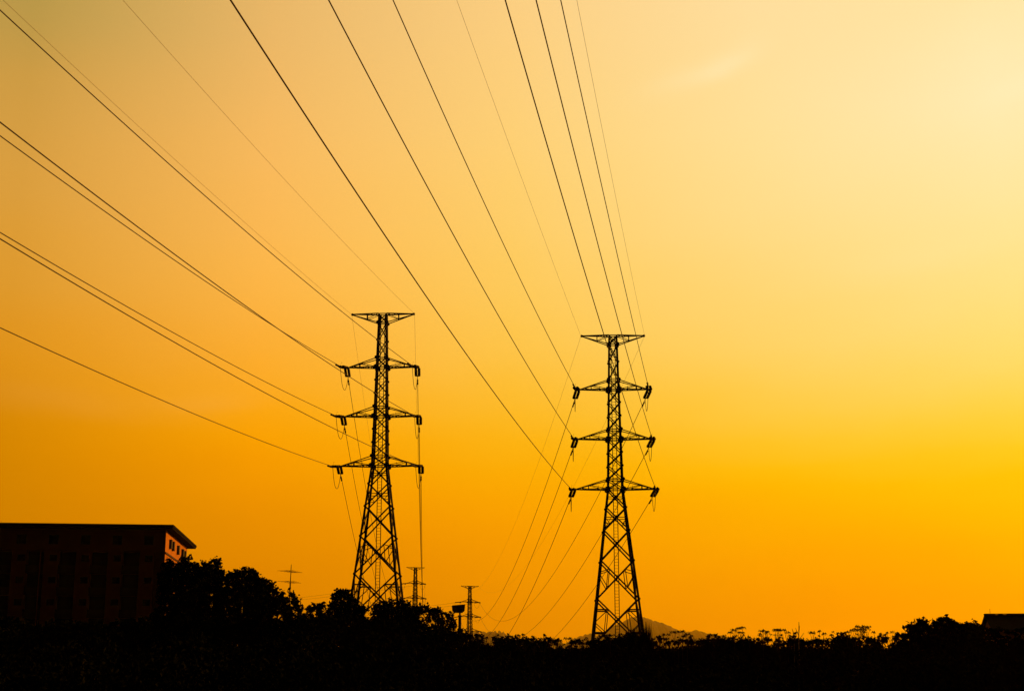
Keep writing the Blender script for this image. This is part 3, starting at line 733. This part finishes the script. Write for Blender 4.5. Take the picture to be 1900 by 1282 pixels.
# weeds with umbrella-shaped leaf crowns standing out against the sky
def make_weed(seed):
    rs = np.random.default_rng(seed); root = empty('tall_weed', (0, 0, 0))
    H = 1.0; st_ = MB(); cr = MB()
    bx_ = rs.normal(0, 0.35); st_.tube([(bx_, 0, -2.4), (bx_ * .45 + 0.03, 0, -1.0), (bx_ * .1, 0, -.4), (0.0, 0.01, 0)], [0.02, 0.014, 0.01, 0.006], 6)
    heads = [(Vector((0, 0, 0)), rs.uniform(0.10, 0.15))]
    for _ in range(rs.integers(2, 6)):
        q = Vector((rs.normal(0, 0.17), rs.normal(0, 0.1), rs.uniform(-0.32, 0.02))); st_.tube([(0, 0, -0.5), q * 0.6 + Vector((0, 0, -0.15)), q], [0.01, 0.008, 0.005], 5); heads.append((q, rs.uniform(0.05, 0.12)))
    st_.build('stem', M['bark'], root)
    for c, r in heads:
        n = rs.integers(8, 13)
        for i in range(n):
            a = 2 * math.pi * i / n + rs.normal(0, 0.2); d = Vector((math.cos(a), math.sin(a), 0)); s_ = Vector((-d.y, d.x, 0)); L = r * rs.uniform(0.75, 1.2); w = r * 0.22; zz = rs.uniform(-0.07, 0.04)
            p = [c, c + d * L * .5 + s_ * w + Vector((0, 0, r * .22 + zz)), c + d * L * .5 - s_ * w + Vector((0, 0, r * .22 + zz)), c + d * L - Vector((0, 0, r * (0.12 + rs.uniform(0, .45)))), c + d * L * .55 + Vector((0, 0, r * .3 + zz))]
            cr.add(p, [(0, 4, 1), (0, 2, 4), (1, 4, 3), (4, 2, 3)])
    cr.build('leaf_crown', M['leaf'], root)
    return root
protos = [make_weed(s_) for s_ in (1, 2, 3, 4, 5)]; fresh = [True] * 5
spots = [(888, 1182), (903, 1186), (918, 1184), (924, 1181), (940, 1187), (962, 1181), (971, 1180), (975, 1185), (990, 1188), (1015, 1185), (1022, 1187), (1035, 1188), (1058, 1187), (1076, 1189), (1088, 1186), (1125, 1181), (1131, 1180), (1220, 1184), (1231, 1180), (1252, 1175), (1260, 1174), (1267, 1174), (1274, 1178), (1283, 1182), (1325, 1181), (1344, 1182), (1355, 1176), (1362, 1171), (1370, 1168), (1378, 1167), (1390, 1184), (1416, 1172), (1424, 1174), (1438, 1171), (1444, 1171), (1455, 1171), (1464, 1175), (1508, 1176), (1520, 1173), (1529, 1178), (1543, 1180), (1570, 1174), (1580, 1172), (1586, 1170), (1592, 1164), (1600, 1164), (1608, 1165), (1621, 1175), (1634, 1178), (1646, 1176), (1655, 1175), (1664, 1177)]
for i, (x, y) in enumerate(spots):
    k = int(rng.integers(0, 5)); o = protos[k] if fresh[k] else copy_tree(protos[k]); fresh[k] = False
    o.location = at(x, y - 2, 58 + rng.uniform(-3, 4)); o.rotation_euler = (0, 0, rng.uniform(0, 6.28)); s_ = rng.uniform(0.8, 1.25); o.scale = (s_, s_, 1)
    tag(o, 'tall weed with drooping leafy head standing in the skyline scrub', 'weed', 'tall weeds along the skyline')

# spiky grass clump at the foot of the right pylon
def clump(x0, x1, ytop, Y, label):
    c = at((x0 + x1) / 2, 1200, Y); g = float(gz(c.x, c.y)); zt = at(x0, ytop, Y).z - g
    w = (x1 - x0) / FPX * Y; n = 420; mb = MB(); root = None
    for _ in range(n):
        b = Vector((rng.normal(0, w * .16), rng.normal(0, w * .16), 0)); a = rng.uniform(0, 6.28); h = zt * rng.uniform(0.62, 1.0); o_ = w * rng.uniform(0.02, 0.5)
        d = Vector((math.cos(a), math.sin(a), 0)); s_ = Vector((-d.y, d.x, 0)) * 0.026
        p1, p2 = b + d * o_ * .35 + Vector((0, 0, h * .65)), b + d * o_ + Vector((0, 0, h))
        mb.add([b - s_, b + s_, p1 - s_, p1 + s_, p2], [(0, 1, 3, 2), (2, 3, 4)])
    o = mb.build('grass_clump', M['leaf']); o.location = (c.x, c.y, g); return tag(o, label, 'grass clump')
clump(1164, 1192, 1157, 60, 'spiky tall grass clump between the feet of the right pylon')
clump(1182, 1212, 1149, 59, 'spiky tall grass clump hiding the right foot of the right pylon')

def stalk():
    p = at(1481, 1153, 60); g = float(gz(p.x, p.y)); mb = MB(); h = p.z - g
    mb.tube([(0, 0, 0), (-0.02, 0, h * .7), (0.03, 0, h)], [0.035, 0.024, 0.01], 6)
    for z, dx, dz in ((h - .75, .22, .3), (h - .55, -.12, .3), (h - .5, .06, .35), (h - .9, -.25, .25)): mb.tube([(0, 0, z), (dx * .5, .02, z + dz * .5), (dx, .03, z + dz)], [0.018, 0.013, 0.008], 5)
    mb.tube([(-.25, 0, 0), (-.2, 0, h - .5), (-.27, 0, h - .28)], [0.024, 0.018, 0.009], 5)
    o = mb.build('dry_stalk', M['dry']); o.location = (p.x, p.y, g); tag(o, 'bare branching dry stalk sticking up above the right scrub', 'dry stalk')
stalk()

# ------------------------------------------------------------------ dusk haze
def haze():
    mb = MB(); mb.box((-16000, -2100, -1.2), (16000, 28000, 800)); me = bpy.data.meshes.new('haze'); me.from_pydata(mb.v, [], mb.f)
    m = bpy.data.materials.new('haze_air'); m.use_nodes = True; t = m.node_tree; t.nodes.clear()
    v = t.nodes.new('ShaderNodeVolumePrincipled'); v.inputs['Color'].default_value = (1.0, 0.72, 0.02, 1); v.inputs['Density'].default_value = 2.4e-5; v.inputs['Anisotropy'].default_value = 0.75
    o_ = t.nodes.new('ShaderNodeOutputMaterial'); t.links.new(v.outputs[0], o_.inputs['Volume'])
    o = link('haze', me, m); tag(o, kind='stuff')
haze()
